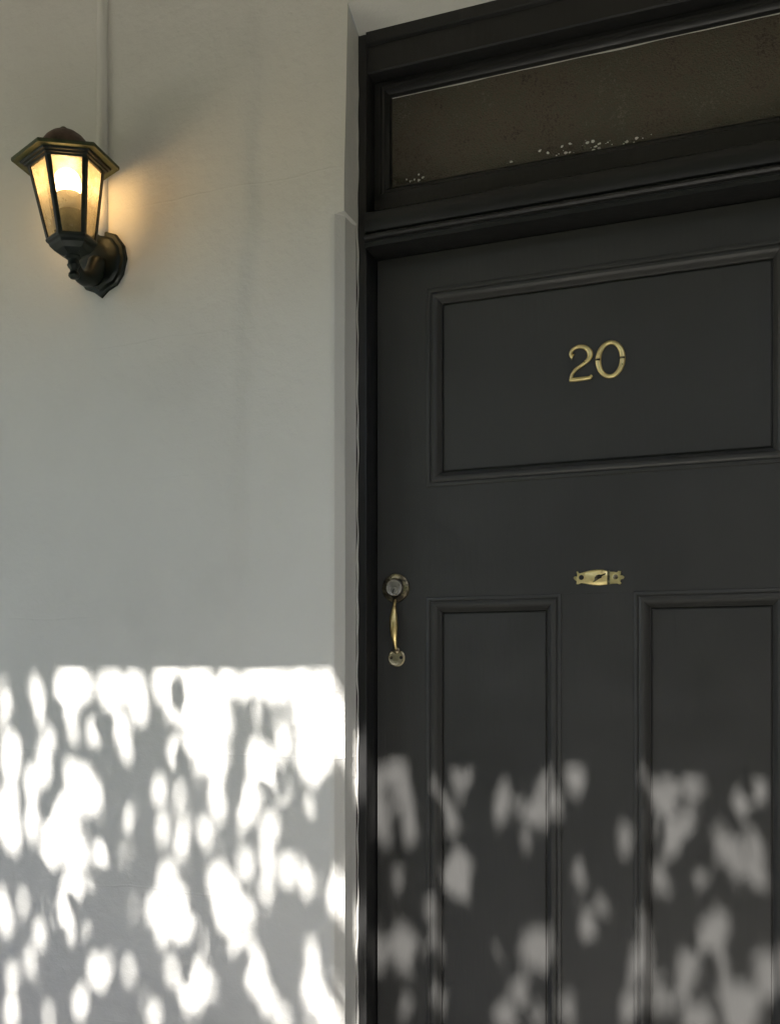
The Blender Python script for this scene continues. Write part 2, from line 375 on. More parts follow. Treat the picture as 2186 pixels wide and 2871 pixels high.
# pale line of bare putty under the top rail, and white flecks standing in for sky glints along the bottom of the glass
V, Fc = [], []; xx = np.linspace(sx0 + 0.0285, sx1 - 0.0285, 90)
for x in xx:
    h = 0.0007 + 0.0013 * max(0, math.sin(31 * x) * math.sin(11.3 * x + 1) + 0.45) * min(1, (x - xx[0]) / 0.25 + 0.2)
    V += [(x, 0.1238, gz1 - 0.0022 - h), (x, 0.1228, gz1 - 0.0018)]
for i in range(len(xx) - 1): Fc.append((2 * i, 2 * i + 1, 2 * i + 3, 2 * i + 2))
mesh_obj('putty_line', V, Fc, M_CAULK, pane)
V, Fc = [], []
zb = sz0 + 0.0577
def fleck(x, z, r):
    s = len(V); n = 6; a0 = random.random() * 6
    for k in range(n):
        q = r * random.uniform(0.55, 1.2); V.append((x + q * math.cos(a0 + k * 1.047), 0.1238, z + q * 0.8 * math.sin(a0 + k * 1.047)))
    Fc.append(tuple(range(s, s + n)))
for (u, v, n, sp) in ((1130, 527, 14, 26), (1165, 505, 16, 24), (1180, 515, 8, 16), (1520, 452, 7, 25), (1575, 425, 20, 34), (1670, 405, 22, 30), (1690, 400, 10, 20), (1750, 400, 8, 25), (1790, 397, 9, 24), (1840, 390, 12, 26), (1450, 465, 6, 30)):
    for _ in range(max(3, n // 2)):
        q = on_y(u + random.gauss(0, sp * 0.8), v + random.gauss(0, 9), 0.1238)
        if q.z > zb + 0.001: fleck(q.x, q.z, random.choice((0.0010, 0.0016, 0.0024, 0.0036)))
o = mesh_obj('sky_glint_flecks', V, Fc, make_flat('white_glint_fleck', (0.80, 0.79, 0.74), 0.5, 50, 0.05), pane); o['kind'] = 'stuff'

# ------------------------------------------------------------------ front door
door = thing('front_door', 'black panelled front door with brass number 20 and brass pull handle', 'door', (XC, DOOR_Y, SILL))
D0, D1 = DOOR_Y, DOOR_Y + 0.044
DX0, DX1, DZ0, DZ1 = XL + 0.0025, XR - 0.0025, SILL + 0.006, 2.143
SX = 0.1028                                   # visible stile width
ux0, ux1, uz0, uz1 = XL + SX, XR - SX, 1.6996, 2.074
lz1, lz0 = 1.4905, 0.40
mx0, mx1 = -0.3563, 2 * XC + 0.3563
for nm, b in (('stile', (DX0, ux0, DZ0, DZ1)), ('stile', (ux1, DX1, DZ0, DZ1)), ('top_rail', (ux0, ux1, uz1, DZ1)), ('lock_rail', (ux0, ux1, lz1, uz0)),
              ('bottom_rail', (ux0, ux1, DZ0, lz0)), ('muntin', (mx0, mx1, lz0, lz1))):
    box(nm, b[0], b[1], D0, D1, b[2], b[3], M_DOOR, door, 0.0006 if nm == 'muntin' else 0.0)
MOULD = [(t_, y_ if y_ > D0 else D0 - (D0 - y_) * 0.95) for t_, y_ in [(-0.0004, D0 + 0.004), (-0.0004, D0 - 0.0010), (0.0006, D0 - 0.0024), (0.0034, D0 - 0.0034), (0.0062, D0 - 0.0030), (0.0078, D0 - 0.0012), (0.0088, D0 - 0.0012),
         (0.0094, D0 - 0.0034), (0.0125, D0 - 0.0052), (0.0165, D0 - 0.0050), (0.0200, D0 - 0.0026), (0.0225, D0 + 0.0014), (0.0250, D0 + 0.0058), (0.0272, D0 + 0.0078), (0.0276, D0 + 0.0140), (0.0100, D0 + 0.0200)]]
for (x0, x1, z0, z1) in ((ux0, ux1, uz0, uz1), (ux0, mx0, lz0, lz1), (mx1, ux1, lz0, lz1)):
    rect_mould('panel_moulding', x0, x1, z0, z1, MOULD, M_DOOR, door)
    t = 0.0272 - 0.004
    # raised field: flat panel with a fine quirk just inside the moulding
    P = [(t, PANEL_Y + 0.004), (0.0300, PANEL_Y + 0.0030), (0.0308, PANEL_Y + 0.0002), (0.0318, PANEL_Y - 0.0004)]
    rings = [[(x0 + q, y, z0 + q), (x1 - q, y, z0 + q), (x1 - q, y, z1 - q), (x0 + q, y, z1 - q)] for q, y in [(t, PANEL_Y + 0.016)] + P]
    loops('panel', rings, M_DOOR, door)

def ribbon(name, px_pts, widths, y, h, mat, parent, closed=False):
    """cast numeral: a domed strip following the photo's strokes on the plane y"""
    pts = [on_y(u, v, y) for u, v in px_pts]; n = len(pts); rings = []
    for i, p in enumerate(pts):
        a = pts[(i - 1) % n] if closed or i else pts[0]; c = pts[(i + 1) % n] if closed or i < n - 1 else pts[-1]
        t = (c - a).normalized(); s = Vector((-t.z, 0, t.x)); w = widths[i]
        rings.append([p + s * q * w + Vector((0, -k * h, 0)) for q, k in ((-1, 0), (-0.92, 0.62), (-0.5, 1.0), (0.0, 1.1), (0.5, 1.0), (0.92, 0.62), (1, 0))])
    if closed: rings.append(rings[0])
    return shade_auto(loops(name, rings, mat, parent, cap=(not closed, not closed)), 50)
def smooth_path(P, n):
    P = [Vector((*p, 0)) for p in P]; out = []
    for i in range(len(P) - 1):
        p0, p1, p2, p3 = P[max(i - 1, 0)], P[i], P[i + 1], P[min(i + 2, len(P) - 1)]
        for k in range(n):
            t = k / n
            out.append(0.5 * ((2 * p1) + (p2 - p0) * t + (2 * p0 - 5 * p1 + 4 * p2 - p3) * t * t + (3 * p1 - p0 - 3 * p2 + p3) * t ** 3))
    out.append(P[-1]); return [(q.x, q.y) for q in out]
def z4(x, y): return (1540 + x / 6.4615, 900 + y / 6.4615)
NY = PANEL_Y - 0.0006
two = smooth_path([(430, 655), (392, 635), (388, 585), (420, 525), (480, 482), (560, 462), (650, 480), (715, 535), (737, 605), (718, 680), (660, 745), (580, 805), (490, 868), (425, 945), (398, 1020), (390, 1088)], 4)
nt2 = len(two); wt2 = []
for i in range(nt2):
    t = i / (nt2 - 1)
    wt2.append(0.0030 + 0.0022 * math.exp(-((t - 0.50) / 0.13) ** 2) + 0.0030 * math.exp(-(t / 0.035) ** 2))
ribbon('digit', [z4(*p) for p in two], wt2, NY, 0.0042, M_BRIGHT, door)
bar = [(366, 1076), (460, 1064), (560, 1052), (660, 1040), (735, 1028), (772, 985)]
dg2 = [o for o in door.children if o.name.startswith('digit')][0]; dg2['label'] = 'brass numeral 2'
sb = ribbon('digit_foot', [z4(*p) for p in bar], [0.0030, 0.0037, 0.0037, 0.0037, 0.0034, 0.0022], NY, 0.0043, M_BRIGHT, door)
attach(sb, dg2)
zero = []; wz = []
for k in range(48):
    a = 2 * math.pi * k / 48
    x = 1105 + 222 * math.sin(a); y = 695 - 308 * math.cos(a) - 0.11 * (x - 1105)
    zero.append(z4(x, y)); wz.append(0.0038 + 0.0014 * abs(math.sin(a)) ** 2)
dg0 = ribbon('digit', zero, wz, NY, 0.0042, M_BRIGHT, door, True); dg0['label'] = 'brass numeral 0'
for (x, y) in ((875, 708), (1322, 668)):
    c = on_y(*z4(x, y), NY); bm = bmesh.new()
    add_box(bm, c.x - 0.0046, c.x + 0.0046, c.y - 0.0051, c.y - 0.001, c.z - 0.0017, c.z + 0.0017, 0.0006)
    from_bm('screw_notch', bm, M_OLDBRASS, dg0)

def child_of(o, p):
    return attach(o, p)
def face_M(c, y):                             # lathe axis pointing out of the door
    return Matrix.Translation((c.x, y, c.z)) @ Matrix.Rotation(R(90), 4, 'X')
# lock
lc = on_y(1110, 1649, DOOR_Y); Ml = face_M(lc, DOOR_Y)
lock = lathe('door_lock', [(0.0272, -0.001), (0.0276, 0.0018), (0.0268, 0.0040), (0.0225, 0.0062), (0.0182, 0.0066), (0.0172, 0.0054), (0.0168, 0.0030), (0.001, 0.0028)], M_OLDBRASS, door, Ml, 40)
lock['label'] = 'round tarnished brass lock rim'
cyl = child_of(lathe('lock_cylinder', [(0.0162, 0.002), (0.0162, 0.0085), (0.0158, 0.0100), (0.0148, 0.0108), (0.0138, 0.0104), (0.001, 0.0102)], M_STEEL, door, Ml @ Matrix.Translation((-0.0006, 0, 0)), 40), lock)
plug = child_of(lathe('lock_plug', [(0.0072, 0.0095), (0.0072, 0.0112), (0.0066, 0.0118), (0.001, 0.0118)], M_STEEL, door, Ml @ Matrix.Translation((0.0004, -0.0052, 0)), 24), lock)
bm = bmesh.new(); add_box(bm, -0.0009, 0.0009, -0.0046, 0.0032, 0.0112, 0.0121)
bmesh.ops.transform(bm, matrix=Ml @ Matrix.Translation((-0.0012, -0.0056, 0)) @ Matrix.Rotation(R(-22), 4, 'Z'), verts=bm.verts)
child_of(from_bm('keyhole', bm, M_HOLE, door), lock)
# pull handle
hx = on_y(1111, 1760, DOOR_Y).x; zt, zb2 = 1.4895, 1.3905
pts, rad = [], []
for k in range(33):
    t = k / 32; z = zt + (zb2 - zt) * t
    y = DOOR_Y - 0.003 - 0.014 * (math.sin(math.pi * min(1, max(0, t))) ** 0.6)
    pts.append((hx + 0.0015 * t, y, z)); e = math.sin(math.pi * min(1.0, max(0.0, (t - 0.04) / 0.94)))
    rad.append(0.0026 + 0.0056 * max(0.0, e) ** 1.5)
handle = tube('pull_handle', pts, rad, M_BRASS, door, 16, squash=0.8); handle['label'] = 'slim bowed brass pull handle'
fc = on_y(1112, 1845, DOOR_Y); Mf = face_M(fc, DOOR_Y)
n = 36; ringp = lambda r, z, cut: [(r * math.cos(2 * math.pi * k / n), min(r * math.sin(2 * math.pi * k / n), cut), z) for k in range(n)]
fp = child_of(shade_auto(loops('foot_plate', [ringp(0.0170, -0.001, 0.0125), ringp(0.0170, 0.0020, 0.0125), ringp(0.0150, 0.0036, 0.0110), ringp(0.0138, 0.0030, 0.0100), ringp(0.004, 0.0026, 0.004)], M_OLDBRASS, door, M=Mf), 40), handle)
fp.data.materials[0] = make_metal('worn_brass', (0.62, 0.54, 0.36), (0.50, 0.43, 0.28), (0.18, 0.15, 0.10), 0.32, 60, 0.46, 0.74)
for sx in (-1, 1):
    child_of(lathe('screw', [(0.0031, 0.002), (0.0031, 0.0037), (0.0022, 0.0034), (0.0004, 0.0031)], M_HOLE if sx > 0 else M_OLDBRASS, door, Mf @ Matrix.Translation((sx * 0.0098, 0.0006, 0)), 16), handle)
child_of(lathe('top_boss', [(0.0060, -0.001), (0.0060, 0.003), (0.0045, 0.006), (0.001, 0.007)], M_OLDBRASS, door, face_M(Vector((hx, 0, zt + 0.001)), DOOR_Y), 20), handle)
child_of(lathe('lower_boss', [(0.0072, 0.002), (0.0070, 0.0045), (0.0045, 0.0070), (0.001, 0.0075)], M_OLDBRASS, door, face_M(Vector((hx + 0.0015, 0, zb2 + 0.0005)), DOOR_Y), 20), handle)
# small fretted brass plate over the muntin
def z6(x, y): return (1560 + x / 7.0, 1560 + y / 7.0)
OUT = [(385, 300), (412, 292), (440, 335), (500, 322), (560, 300), (650, 275), (780, 258), (900, 260), (980, 283), (1050, 300), (1120, 300), (1190, 312), (1210, 282), (1266, 288), (1262, 335), (1248, 372), (1290, 368), (1332, 402),
       (1312, 442), (1262, 452), (1248, 490), (1272, 522), (1240, 550), (1185, 535), (1100, 535), (980, 555), (850, 572), (700, 568), (560, 540), (480, 525), (425, 552), (385, 550), (392, 490), (352, 462), (328, 422), (350, 393), (398, 395), (402, 358)]
ol = [on_y(*z6(*p), DOOR_Y - 0.002) for p in OUT]; cen = sum(ol, Vector()) / len(ol)
def scl(f, y): return [(cen.x + (p.x - cen.x) * (1 - f / 0.045), y, cen.z + (p.z - cen.z) * (1 - f / 0.014)) for p in ol]
plate = shade_auto(loops('brass_plate', [scl(0, DOOR_Y + 0.001), scl(0, DOOR_Y - 0.0018), scl(0.0008, DOOR_Y - 0.0030)], M_BRIGHT, door), 35)
plate['label'] = 'small fretted brass plate above the muntin'
cov = []
for x, yt, yb, d in ((560, 302, 538, 0.0010), (600, 288, 548, 0.0014), (700, 270, 566, 0.0021), (800, 260, 571, 0.0024), (900, 262, 567, 0.0022), (965, 280, 555, 0.0016), (995, 290, 550, 0.0008)):
    t, bt = on_y(*z6(x, yt + 6), DOOR_Y - 0.002), on_y(*z6(x, yb - 6), DOOR_Y - 0.002); m_ = (t + bt) / 2; y0 = DOOR_Y - 0.0026
    cov.append([(t.x, y0, t.z), (t.x, y0 - d * 0.75, t.z * 0.8 + m_.z * 0.2), (m_.x, y0 - d, m_.z), (bt.x, y0 - d * 0.75, bt.z * 0.8 + m_.z * 0.2), (bt.x, y0, bt.z)])
child_of(shade_auto(loops('plate_cover', cov, M_BRIGHT, door, closed_ring=False), 50), plate)
mot = [(705, 500), (740, 470), (745, 420), (775, 375), (830, 355), (870, 360), (965, 328), (955, 352), (885, 392), (880, 420), (820, 448), (760, 490), (712, 508)]
mp_ = [on_y(*z6(*p), DOOR_Y - 0.005) for p in mot]
child_of(loops('engraved_leaf', [[(p.x, DOOR_Y - 0.0040, p.z) for p in mp_], [(p.x, DOOR_Y - 0.0054, p.z) for p in mp_]], M_OLDBRASS, door), plate)
for (x, y, mt) in ((1155, 405, M_OLDBRASS), (485, 415, M_HOLE)):
    c = on_y(*z6(x, y), DOOR_Y - 0.003)
    child_of(lathe('screw', [(0.0044, 0.0), (0.0044, 0.0012), (0.0030, 0.0017), (0.0004, 0.0018)], mt, door, face_M(c, DOOR_Y - 0.0025), 18), plate)
c = on_y(*z6(1020, 415), DOOR_Y - 0.003); bm = bmesh.new()
add_box(bm, c.x - 0.0024, c.x + 0.0024, c.y - 0.0006, c.y + 0.001, c.z - 0.0125, c.z + 0.0125, 0.0003)
child_of(from_bm('hinge_strip', bm, M_OLDBRASS, door), plate)

# ------------------------------------------------------------------ wall lantern
LX, LS, LZ = -1.265, 0.112, 2.325
lan = thing('wall_lantern', 'lit six-sided wall lantern with amber panes and dark green bracket', 'lantern', (LX, 0, 2.174))
ML = Matrix.Translation((LX, -LS, LZ)) @ Matrix.Rotation(R(38.9), 4, 'Z') @ Matrix.Rotation(R(-4.0), 4, 'Y')
roof = shade_auto(loops('roof', [hexring(0.072, -0.004), hexring(0.094, -0.0035), hexring(0.0985, -0.0045), hexring(0.0995, -0.0010), hexring(0.0985, 0.0025), hexring(0.080, 0.0085), hexring(0.058, 0.0160), hexring(0.03, 0.0180)], M_BRIM, lan, M=ML), 12)
def sub(o, p): return attach(o, p)
sub(lathe('dome', [(0.0530, 0.010), (0.0520, 0.016), (0.0490, 0.025), (0.0435, 0.036), (0.0355, 0.0465), (0.0260, 0.0545), (0.0160, 0.0600), (0.0080, 0.0622), (0.0062, 0.0635), (0.0068, 0.0662), (0.0045, 0.0682), (0.0006, 0.0690)], M_DOME, lan, ML, 40), roof)
sub(shade_auto(loops('roof_moulding', [hexring(0.0640, -0.0145), hexring(0.0700, -0.0145), hexring(0.0715, -0.0115), hexring(0.0760, -0.0110), hexring(0.0775, -0.0080), hexring(0.0820, -0.0075), hexring(0.0840, -0.0040), hexring(0.0640, -0.0030)], M_LANT, lan, M=ML), 12), roof)
RT, RB, ZT, ZB = 0.0685, 0.0450, -0.012, -0.149
for i, a in enumerate(HEXA):
    ca, sa = math.cos(a), math.sin(a)
    rad_, tan_ = Vector((ca, sa, 0)), Vector((-sa, ca, 0))
    def pr(r, z, k=1.0):
        return [rad_ * (r + 0.0016) + Vector((0, 0, z)), rad_ * (r - 0.0012) + tan_ * 0.0062 * k + Vector((0, 0, z)), rad_ * (r - 0.0040) + tan_ * 0.0056 * k + Vector((0, 0, z)),
                rad_ * (r - 0.0040) - tan_ * 0.0056 * k + Vector((0, 0, z)), rad_ * (r - 0.0012) - tan_ * 0.0062 * k + Vector((0, 0, z))]
    loops('cage_bar', [pr(RT, ZT), pr(RB, ZB, 0.92)], M_LANT, lan, M=ML)
    a2 = HEXA[(i + 1) % 6]
    def edge(r, z, dr): return [Vector((r * math.cos(q), r * math.sin(q), z)) * 1.0 + Vector((dr * math.cos((a + R(30))), dr * math.sin((a + R(30))), 0)) for q in (a, a2)]
    (p0, p1), (p2, p3) = edge(RT - 0.003, ZT - 0.001, 0), edge(RB - 0.003, ZB + 0.001, 0)
    (q0, q1), (q2, q3) = edge(RT - 0.003, ZT - 0.001, -0.0018), edge(RB - 0.003, ZB + 0.001, -0.0018)
    mesh_obj('pane', [ML @ v for v in (p0, p1, p3, p2, q0, q1, q3, q2)], [(0, 1, 2, 3)], M_PANE, lan)
base_ = shade_auto(loops('base', [hexring(0.030, -0.146), hexring(0.0470, -0.146), hexring(0.0480, -0.1495), hexring(0.0470, -0.153), hexring(0.0430, -0.156), hexring(0.0410, -0.161), hexring(0.0330, -0.169), hexring(0.0200, -0.176), hexring(0.0120, -0.179)], M_LANT, lan, M=ML), 12)
bulb = lathe('bulb', [(0.0205, -0.0505), (0.0238, -0.042), (0.0255, -0.031), (0.0245, -0.020), (0.0200, -0.0105), (0.0125, -0.0045), (0.0004, -0.0025)], M_BULB, lan, ML @ Matrix.Translation((0, 0, -0.010)), 28, 80)
bulb['label'] = 'glowing warm white bulb'
sub(lathe('bulb_base', [(0.0238, -0.0600), (0.0232, -0.0720), (0.0205, -0.0880), (0.0190, -0.0940)], M_PLASTIC, lan, ML, 28), bulb)
sub(lathe('bulb_holder', [(0.0190, -0.0925), (0.0240, -0.0935), (0.0245, -0.0960), (0.0235, -0.147), (0.020, -0.148)], M_HOLDER, lan, ML, 28), bulb)
# turned drop under the base and swan arm back to the wall plate
drop = lathe('drop_finial', [(0.0150, -0.176), (0.0150, -0.180), (0.0100, -0.184), (0.0095, -0.190), (0.0120, -0.1940), (0.0105, -0.1980), (0.0075, -0.2020), (0.0070, -0.2060), (0.0105, -0.2105), (0.0110, -0.2150), (0.0080, -0.2190), (0.0008, -0.2205)], M_LANT, lan, ML, 20)
ax = ML @ Vector((0, 0, -0.186))
P0, P3 = ax, Vector((LX, -0.012, 2.168))
ctrl = [P0, P0 + Vector((0.004, 0.020, -0.016)), Vector((LX + 0.001, -0.060, 2.1235)), Vector((LX, -0.034, 2.136)), P3]
arm_pts = smooth_path([(c_.y, c_.z) for c_ in ctrl], 6); nA = len(arm_pts)
tube('arm', [(P0.x + (LX - P0.x) * min(1, i / (nA * 0.6)), y, z) for i, (y, z) in enumerate(arm_pts)], [0.0105 + 0.0125 * (i / (nA - 1)) ** 1.5 for i in range(nA)], M_LANT, lan, 14)
PO = [(0.000, 0.0700), (0.016, 0.0600), (0.036, 0.0530), (0.0545, 0.0290), (0.0600, 0.002), (0.0520, -0.0290), (0.0370, -0.0480), (0.0170, -0.0560), (0.000, -0.0690)]
PO = PO + [(-x, z) for x, z in PO[-2:0:-1]]
def pl(s, y): return [(LX + x * s, y, 2.174 + z * s) for x, z in PO]
bp = shade_auto(loops('back_plate', [pl(1.0, 0.003), pl(1.0, -0.006), pl(0.95, -0.0095), pl(0.84, -0.0100), pl(0.80, -0.0135), pl(0.74, -0.0160), pl(0.40, -0.0200)], M_LANT, lan), 25)
for z in (0.052, -0.050):
    q = lathe('plate_screw', [(0.0042, 0.0), (0.0042, 0.0025), (0.0028, 0.0040), (0.0004, 0.0045)], M_BRIM, lan, Matrix.Translation((LX, -0.0095, 2.174 + z)) @ Matrix.Rotation(R(90), 4, 'X'), 14); sub(q, bp)

# ------------------------------------------------------------------ lean-to canopy over the front (just above the picture)
can = thing('porch_canopy', 'white painted timber lean-to canopy along the wall above the door', 'canopy', (-1.2, 0, 3.0))
EDGE_S = 0.73; EDGE_Z = 1.354 + 1.49 * EDGE_S
box('fascia', -4.6, 2.2, -EDGE_S, -EDGE_S + 0.03, EDGE_Z, EDGE_Z + 0.13, M_TIMBER, can, 0.002)
bz = EDGE_Z + 0.075; wz_ = 3.02
for k in range(34):
    x0 = -4.6 + k * 0.2
    mesh_obj('board', [(x0, -EDGE_S + 0.031, bz), (x0 + 0.196, -EDGE_S + 0.031, bz), (x0 + 0.196, -0.002, wz_), (x0, -0.002, wz_),
                       (x0, -EDGE_S + 0.031, bz + 0.02), (x0 + 0.196, -EDGE_S + 0.031, bz + 0.02), (x0 + 0.196, -0.002, wz_ + 0.02), (x0, -0.002, wz_ + 0.02)],
             [(0, 1, 2, 3), (4, 5, 6, 7), (0, 1, 5, 4), (2, 3, 7, 6), (1, 2, 6, 5), (0, 3, 7, 4)], M_TIMBER, can)
mesh_obj('roof_sheet', [(-4.7, -EDGE_S - 0.015, bz + 0.055), (2.3, -EDGE_S - 0.015, bz + 0.055), (2.3, -0.002, wz_ + 0.040), (-4.7, -0.002, wz_ + 0.040),
                        (-4.7, -EDGE_S - 0.015, bz + 0.065), (2.3, -EDGE_S - 0.015, bz + 0.065), (2.3, -0.002, wz_ + 0.050), (-4.7, -0.002, wz_ + 0.050)],
         [(0, 1, 2, 3), (4, 5, 6, 7), (0, 1, 5, 4), (2, 3, 7, 6), (1, 2, 6, 5), (0, 3, 7, 4)], M_TILE, can)
for x in (-4.4, 2.0):
    tube('bracket', [(x, -0.01, 2.0), (x, -0.2, 2.2), (x, -0.45, EDGE_Z - 0.1), (x, -EDGE_S + 0.03, EDGE_Z + 0.02)], [0.03] * 4, M_TIMBER, can, 8)

side = box('unseen_right_blocker', 0.62, 0.85, -1.25, -0.001, 0.0, 2.40, make_flat('grey_painted_brick', (0.36, 0.35, 0.33), 0.8, 14, 0.12), None, 0.004)  # added out of view to darken the reveal and door from the right
tag(side, 'added unseen grey wall that cuts the light from the right', 'wall')
gw = box('unseen_left_blocker', -5.65, -5.42, -3.0, -0.001, 0.0, 2.7, bpy.data.materials['grey_painted_brick'], None, 0.004)  # added out of view to narrow the opening for light from the left
tag(gw, 'added unseen grey wall at the far left that narrows the light from that side', 'wall')
# low edging added below the view to keep path bounce off the lower wall
edging = thing('unseen_edging_blocker', 'added unseen low edging that keeps bounce light off the lower wall', 'hedge', (-3.45, -0.92, 0))
bm = bmesh.new(); bmesh.ops.create_grid(bm, x_segments=110, y_segments=24, size=1.0)
for v in bm.verts:
    x, t = v.co.x, (v.co.y + 1) * 1.5
    px_, py_, pz_ = -3.40 + x * 2.5, (-1.11 if t < 1 else -1.11 + 0.37 * (t - 1) if t < 2 else -0.74), (0.84 * t if t < 1 else 0.84 if t < 2 else 0.84 * (3 - t))
    v.co = Vector((px_, py_ + random.uniform(-0.03, 0.03), max(0.0, pz_ + random.uniform(-0.035, 0.03))))
M_HEDGE = make_flat('hedge_leaves', (0.045, 0.075, 0.022), 0.6, 40, 0.6, 1.0, 0.03)
o = from_bm('foliage', bm, M_HEDGE, edging); o['kind'] = 'stuff'
# clipped hedge added behind the camera to block low sky light
hedge = thing('unseen_hedge_blocker', 'added unseen tall green hedge that blocks low sky light', 'hedge', (1.1, -4.3, 0))
bm = bmesh.new(); bmesh.ops.create_grid(bm, x_segments=90, y_segments=40, size=1.0)
for v in bm.verts:
    x, t = v.co.x, (v.co.y + 1) * 1.5
    px_, py_, pz_ = 1.3 + x * 4.9, (-3.9 if t < 1 else -3.9 - 0.7 * (t - 1) if t < 2 else -4.6), (3.3 * t if t < 1 else 3.3 if t < 2 else 3.3 * (3 - t))
    j = 0.05 * math.sin(9 * px_ + 5 * pz_) * math.sin(7 * pz_ - 3 * px_) + random.uniform(-0.05, 0.05)
    v.co = Vector((px_, py_ + j, max(0.0, pz_ + j)))
o = from_bm('foliage', bm, M_HEDGE, hedge); o['kind'] = 'stuff'
# ------------------------------------------------------------------ tree in front: its leaves dapple the sun on wall and door
tree = thing('garden_tree', 'leafy garden tree in front of the house that dapples the sunlight', 'tree', (-2.7, -3.1, 0))
e1 = Vector((0, 0, 1)).cross(SUN).normalized(); e2 = SUN.cross(e1).normalized()
def ab(p): return (p.dot(e1), p.dot(e2))
# places where the sun finds a way through the crown: (x, y, half width, half height), read off the wall, door and jamb
def zw(x, y): return (x / 1.5272, 1800 + y / 1.5272)
def zd(x, y): return (1000 + x / 1.4165, 2000 + y / 1.4165)
WALL_SPOTS = [(690,165,40,40),(905,235,46,56),(1040,180,30,46),(1170,165,28,38),(1300,200,46,76),(598,190,22,36),(555,180,24,30),(345,175,20,40),(285,200,62,95),(375,200,14,62),(465,200,58,82),(150,200,20,30),(170,300,22,42),(30,270,20,42),(595,290,30,76),(740,200,88,82),(860,170,60,55),(980,160,26,36),(1110,150,26,26),(1230,180,50,60),(1370,180,60,70),
 (510,350,36,36),(400,390,42,52),(310,380,20,30),(215,430,16,24),(780,290,58,58),(950,340,48,70),(1080,270,10,36),(1350,290,68,90),(1440,230,26,80),
 (45,500,42,108),(40,680,45,60),(190,540,32,55),(140,600,24,66),(140,780,20,92),(545,470,22,34),(745,470,42,58),(880,400,68,100),(960,480,32,42),(1110,520,56,108),(1220,420,36,58),(1340,480,70,110),(1430,400,40,80),(1060,680,42,80),(1210,620,28,42),
 (330,570,66,58),(380,660,66,76),(290,700,46,68),(240,800,62,88),(50,830,48,68),(220,900,48,48),(320,920,58,68),(430,920,36,46),(300,1040,42,56),(380,1090,28,50),(680,630,36,62),(850,540,24,28),(930,690,38,54),
 (770,720,12,24),(690,790,16,22),(770,870,18,28),(870,800,14,22),(550,750,9,24),(1170,780,20,24),(1140,920,28,46),(1240,980,32,40),(1310,1030,16,18),(1140,1060,12,18),(1040,940,14,7),(935,985,10,10),(1330,680,12,10),
 (715,1000,44,46),(760,1090,18,18),(990,1050,18,14),(575,1160,18,42),(650,1130,46,56),(690,1220,36,66),(790,1200,42,66),(970,1170,64,76),(1060,1170,32,42),(1430,1090,40,88),(860,1290,30,54),(100,1110,28,50),(170,1240,24,48),(215,1110,18,56),(280,1240,38,64),(375,1260,14,34),(8,1120,12,50),
 (130,1370,26,46),(50,1430,28,48),(430,1420,60,76),(545,1400,30,62),(735,1410,28,72),(1000,1300,26,20),(1090,1410,62,66),(820,1500,60,86),(900,1480,16,36),(1130,1520,12,26),(1340,1490,44,78),(1340,1330,12,18),(1430,1610,60,60),(340,1540,34,74),(50,1600,32,42),(210,1600,12,18),(1210,1610,24,34),(660,1590,9,28)]
DOOR_SPOTS = [(160,240,44,54),(90,340,16,56),(120,480,16,18),(210,440,26,72),(190,330,9,18),(420,240,16,26),(370,400,16,42),(390,620,54,86),(290,780,20,46),(165,650,16,24),(580,280,14,14),(560,370,26,28),(750,240,24,14),(720,360,52,62),(870,265,44,54),(670,470,14,14),
 (1065,500,24,58),(1215,300,38,54),(1330,265,42,10),(1510,310,28,10),(1610,275,10,6),(1245,480,30,64),(1300,420,16,30),(1190,640,24,42),(1470,510,54,54),(1580,500,36,36),(1550,590,66,26),(1350,610,12,12),(885,640,8,14),(970,770,20,26),(915,840,32,38),(1140,850,18,24),(1430,820,46,62),(1350,900,16,20),(1450,970,22,10),
 (715,910,62,84),(545,930,8,22),(180,930,42,86),(90,960,10,60),(320,910,9,24),(1140,970,22,30),(1100,1030,24,36),(1300,1030,28,72),(1210,1120,30,40),(1640,1010,50,84),(580,1180,42,62),(830,1170,24,42),(710,1200,16,18),(1080,1180,34,38),(1350,1180,46,46),(1520,1160,72,106),(655,1110,8,26),(190,1170,8,28)]
FRAME_SPOTS = [(1014, 2140, 22, 72), (1014, 2590, 20, 52), (1014, 2850, 20, 36)]
holes = []
def hole(u, v, ru, rv, y, shrink):
    c = ab(on_y(u, v, y)); du = ab(on_y(u + ru, v, y)); dv = ab(on_y(u, v + rv, y))
    ra = max(abs(du[0] - c[0]) - shrink, 0.0058); rb = max(abs(dv[1] - c[1]) - shrink, 0.0058); holes.append((c[0], c[1], ra, rb))
for x, y, rx, ry in WALL_SPOTS: hole(*zw(x, y), rx / 1.5272, ry / 1.5272, 0.0, 0.0098)
for x, y, rx, ry in DOOR_SPOTS: hole(*zd(x, y), rx / 1.4165, ry / 1.4165, DOOR_Y, 0.0030)
for u, v, ru, rv in FRAME_SPOTS: hole(u, v, ru, rv, FRAME_Y, 0.0045)
for _ in range(10):                                    # many pinholes too small to count
    u, v = random.uniform(0, 950), random.uniform(1890, 2871)
    hole(u, v, random.uniform(6, 15), random.uniform(10, 26), 0.0, 0.0)
for _ in range(8):
    u, v = random.uniform(1060, 2186), random.uniform(2120, 2871)
    hole(u, v, random.uniform(5, 16), random.uniform(8, 26), DOOR_Y, 0.0)
holes = np.array(holes)
E1, E2, S3 = (np.array(v) for v in (e1, e2, SUN))
a_lo, b_hi = ab(on_y(0, 1860, 0)); a_hi = ab(on_y(2186, 2871, DOOR_Y))[0]
b_lo = min(ab(on_y(2186, 2871, DOOR_Y))[1], ab(on_y(0, 2871, 0))[1])
a_lo, a_hi = min(a_lo, a_hi), max(a_lo, a_hi)
A_DOOR = ab(on_y(1000, 2300, FRAME_Y))[0] - 0.12
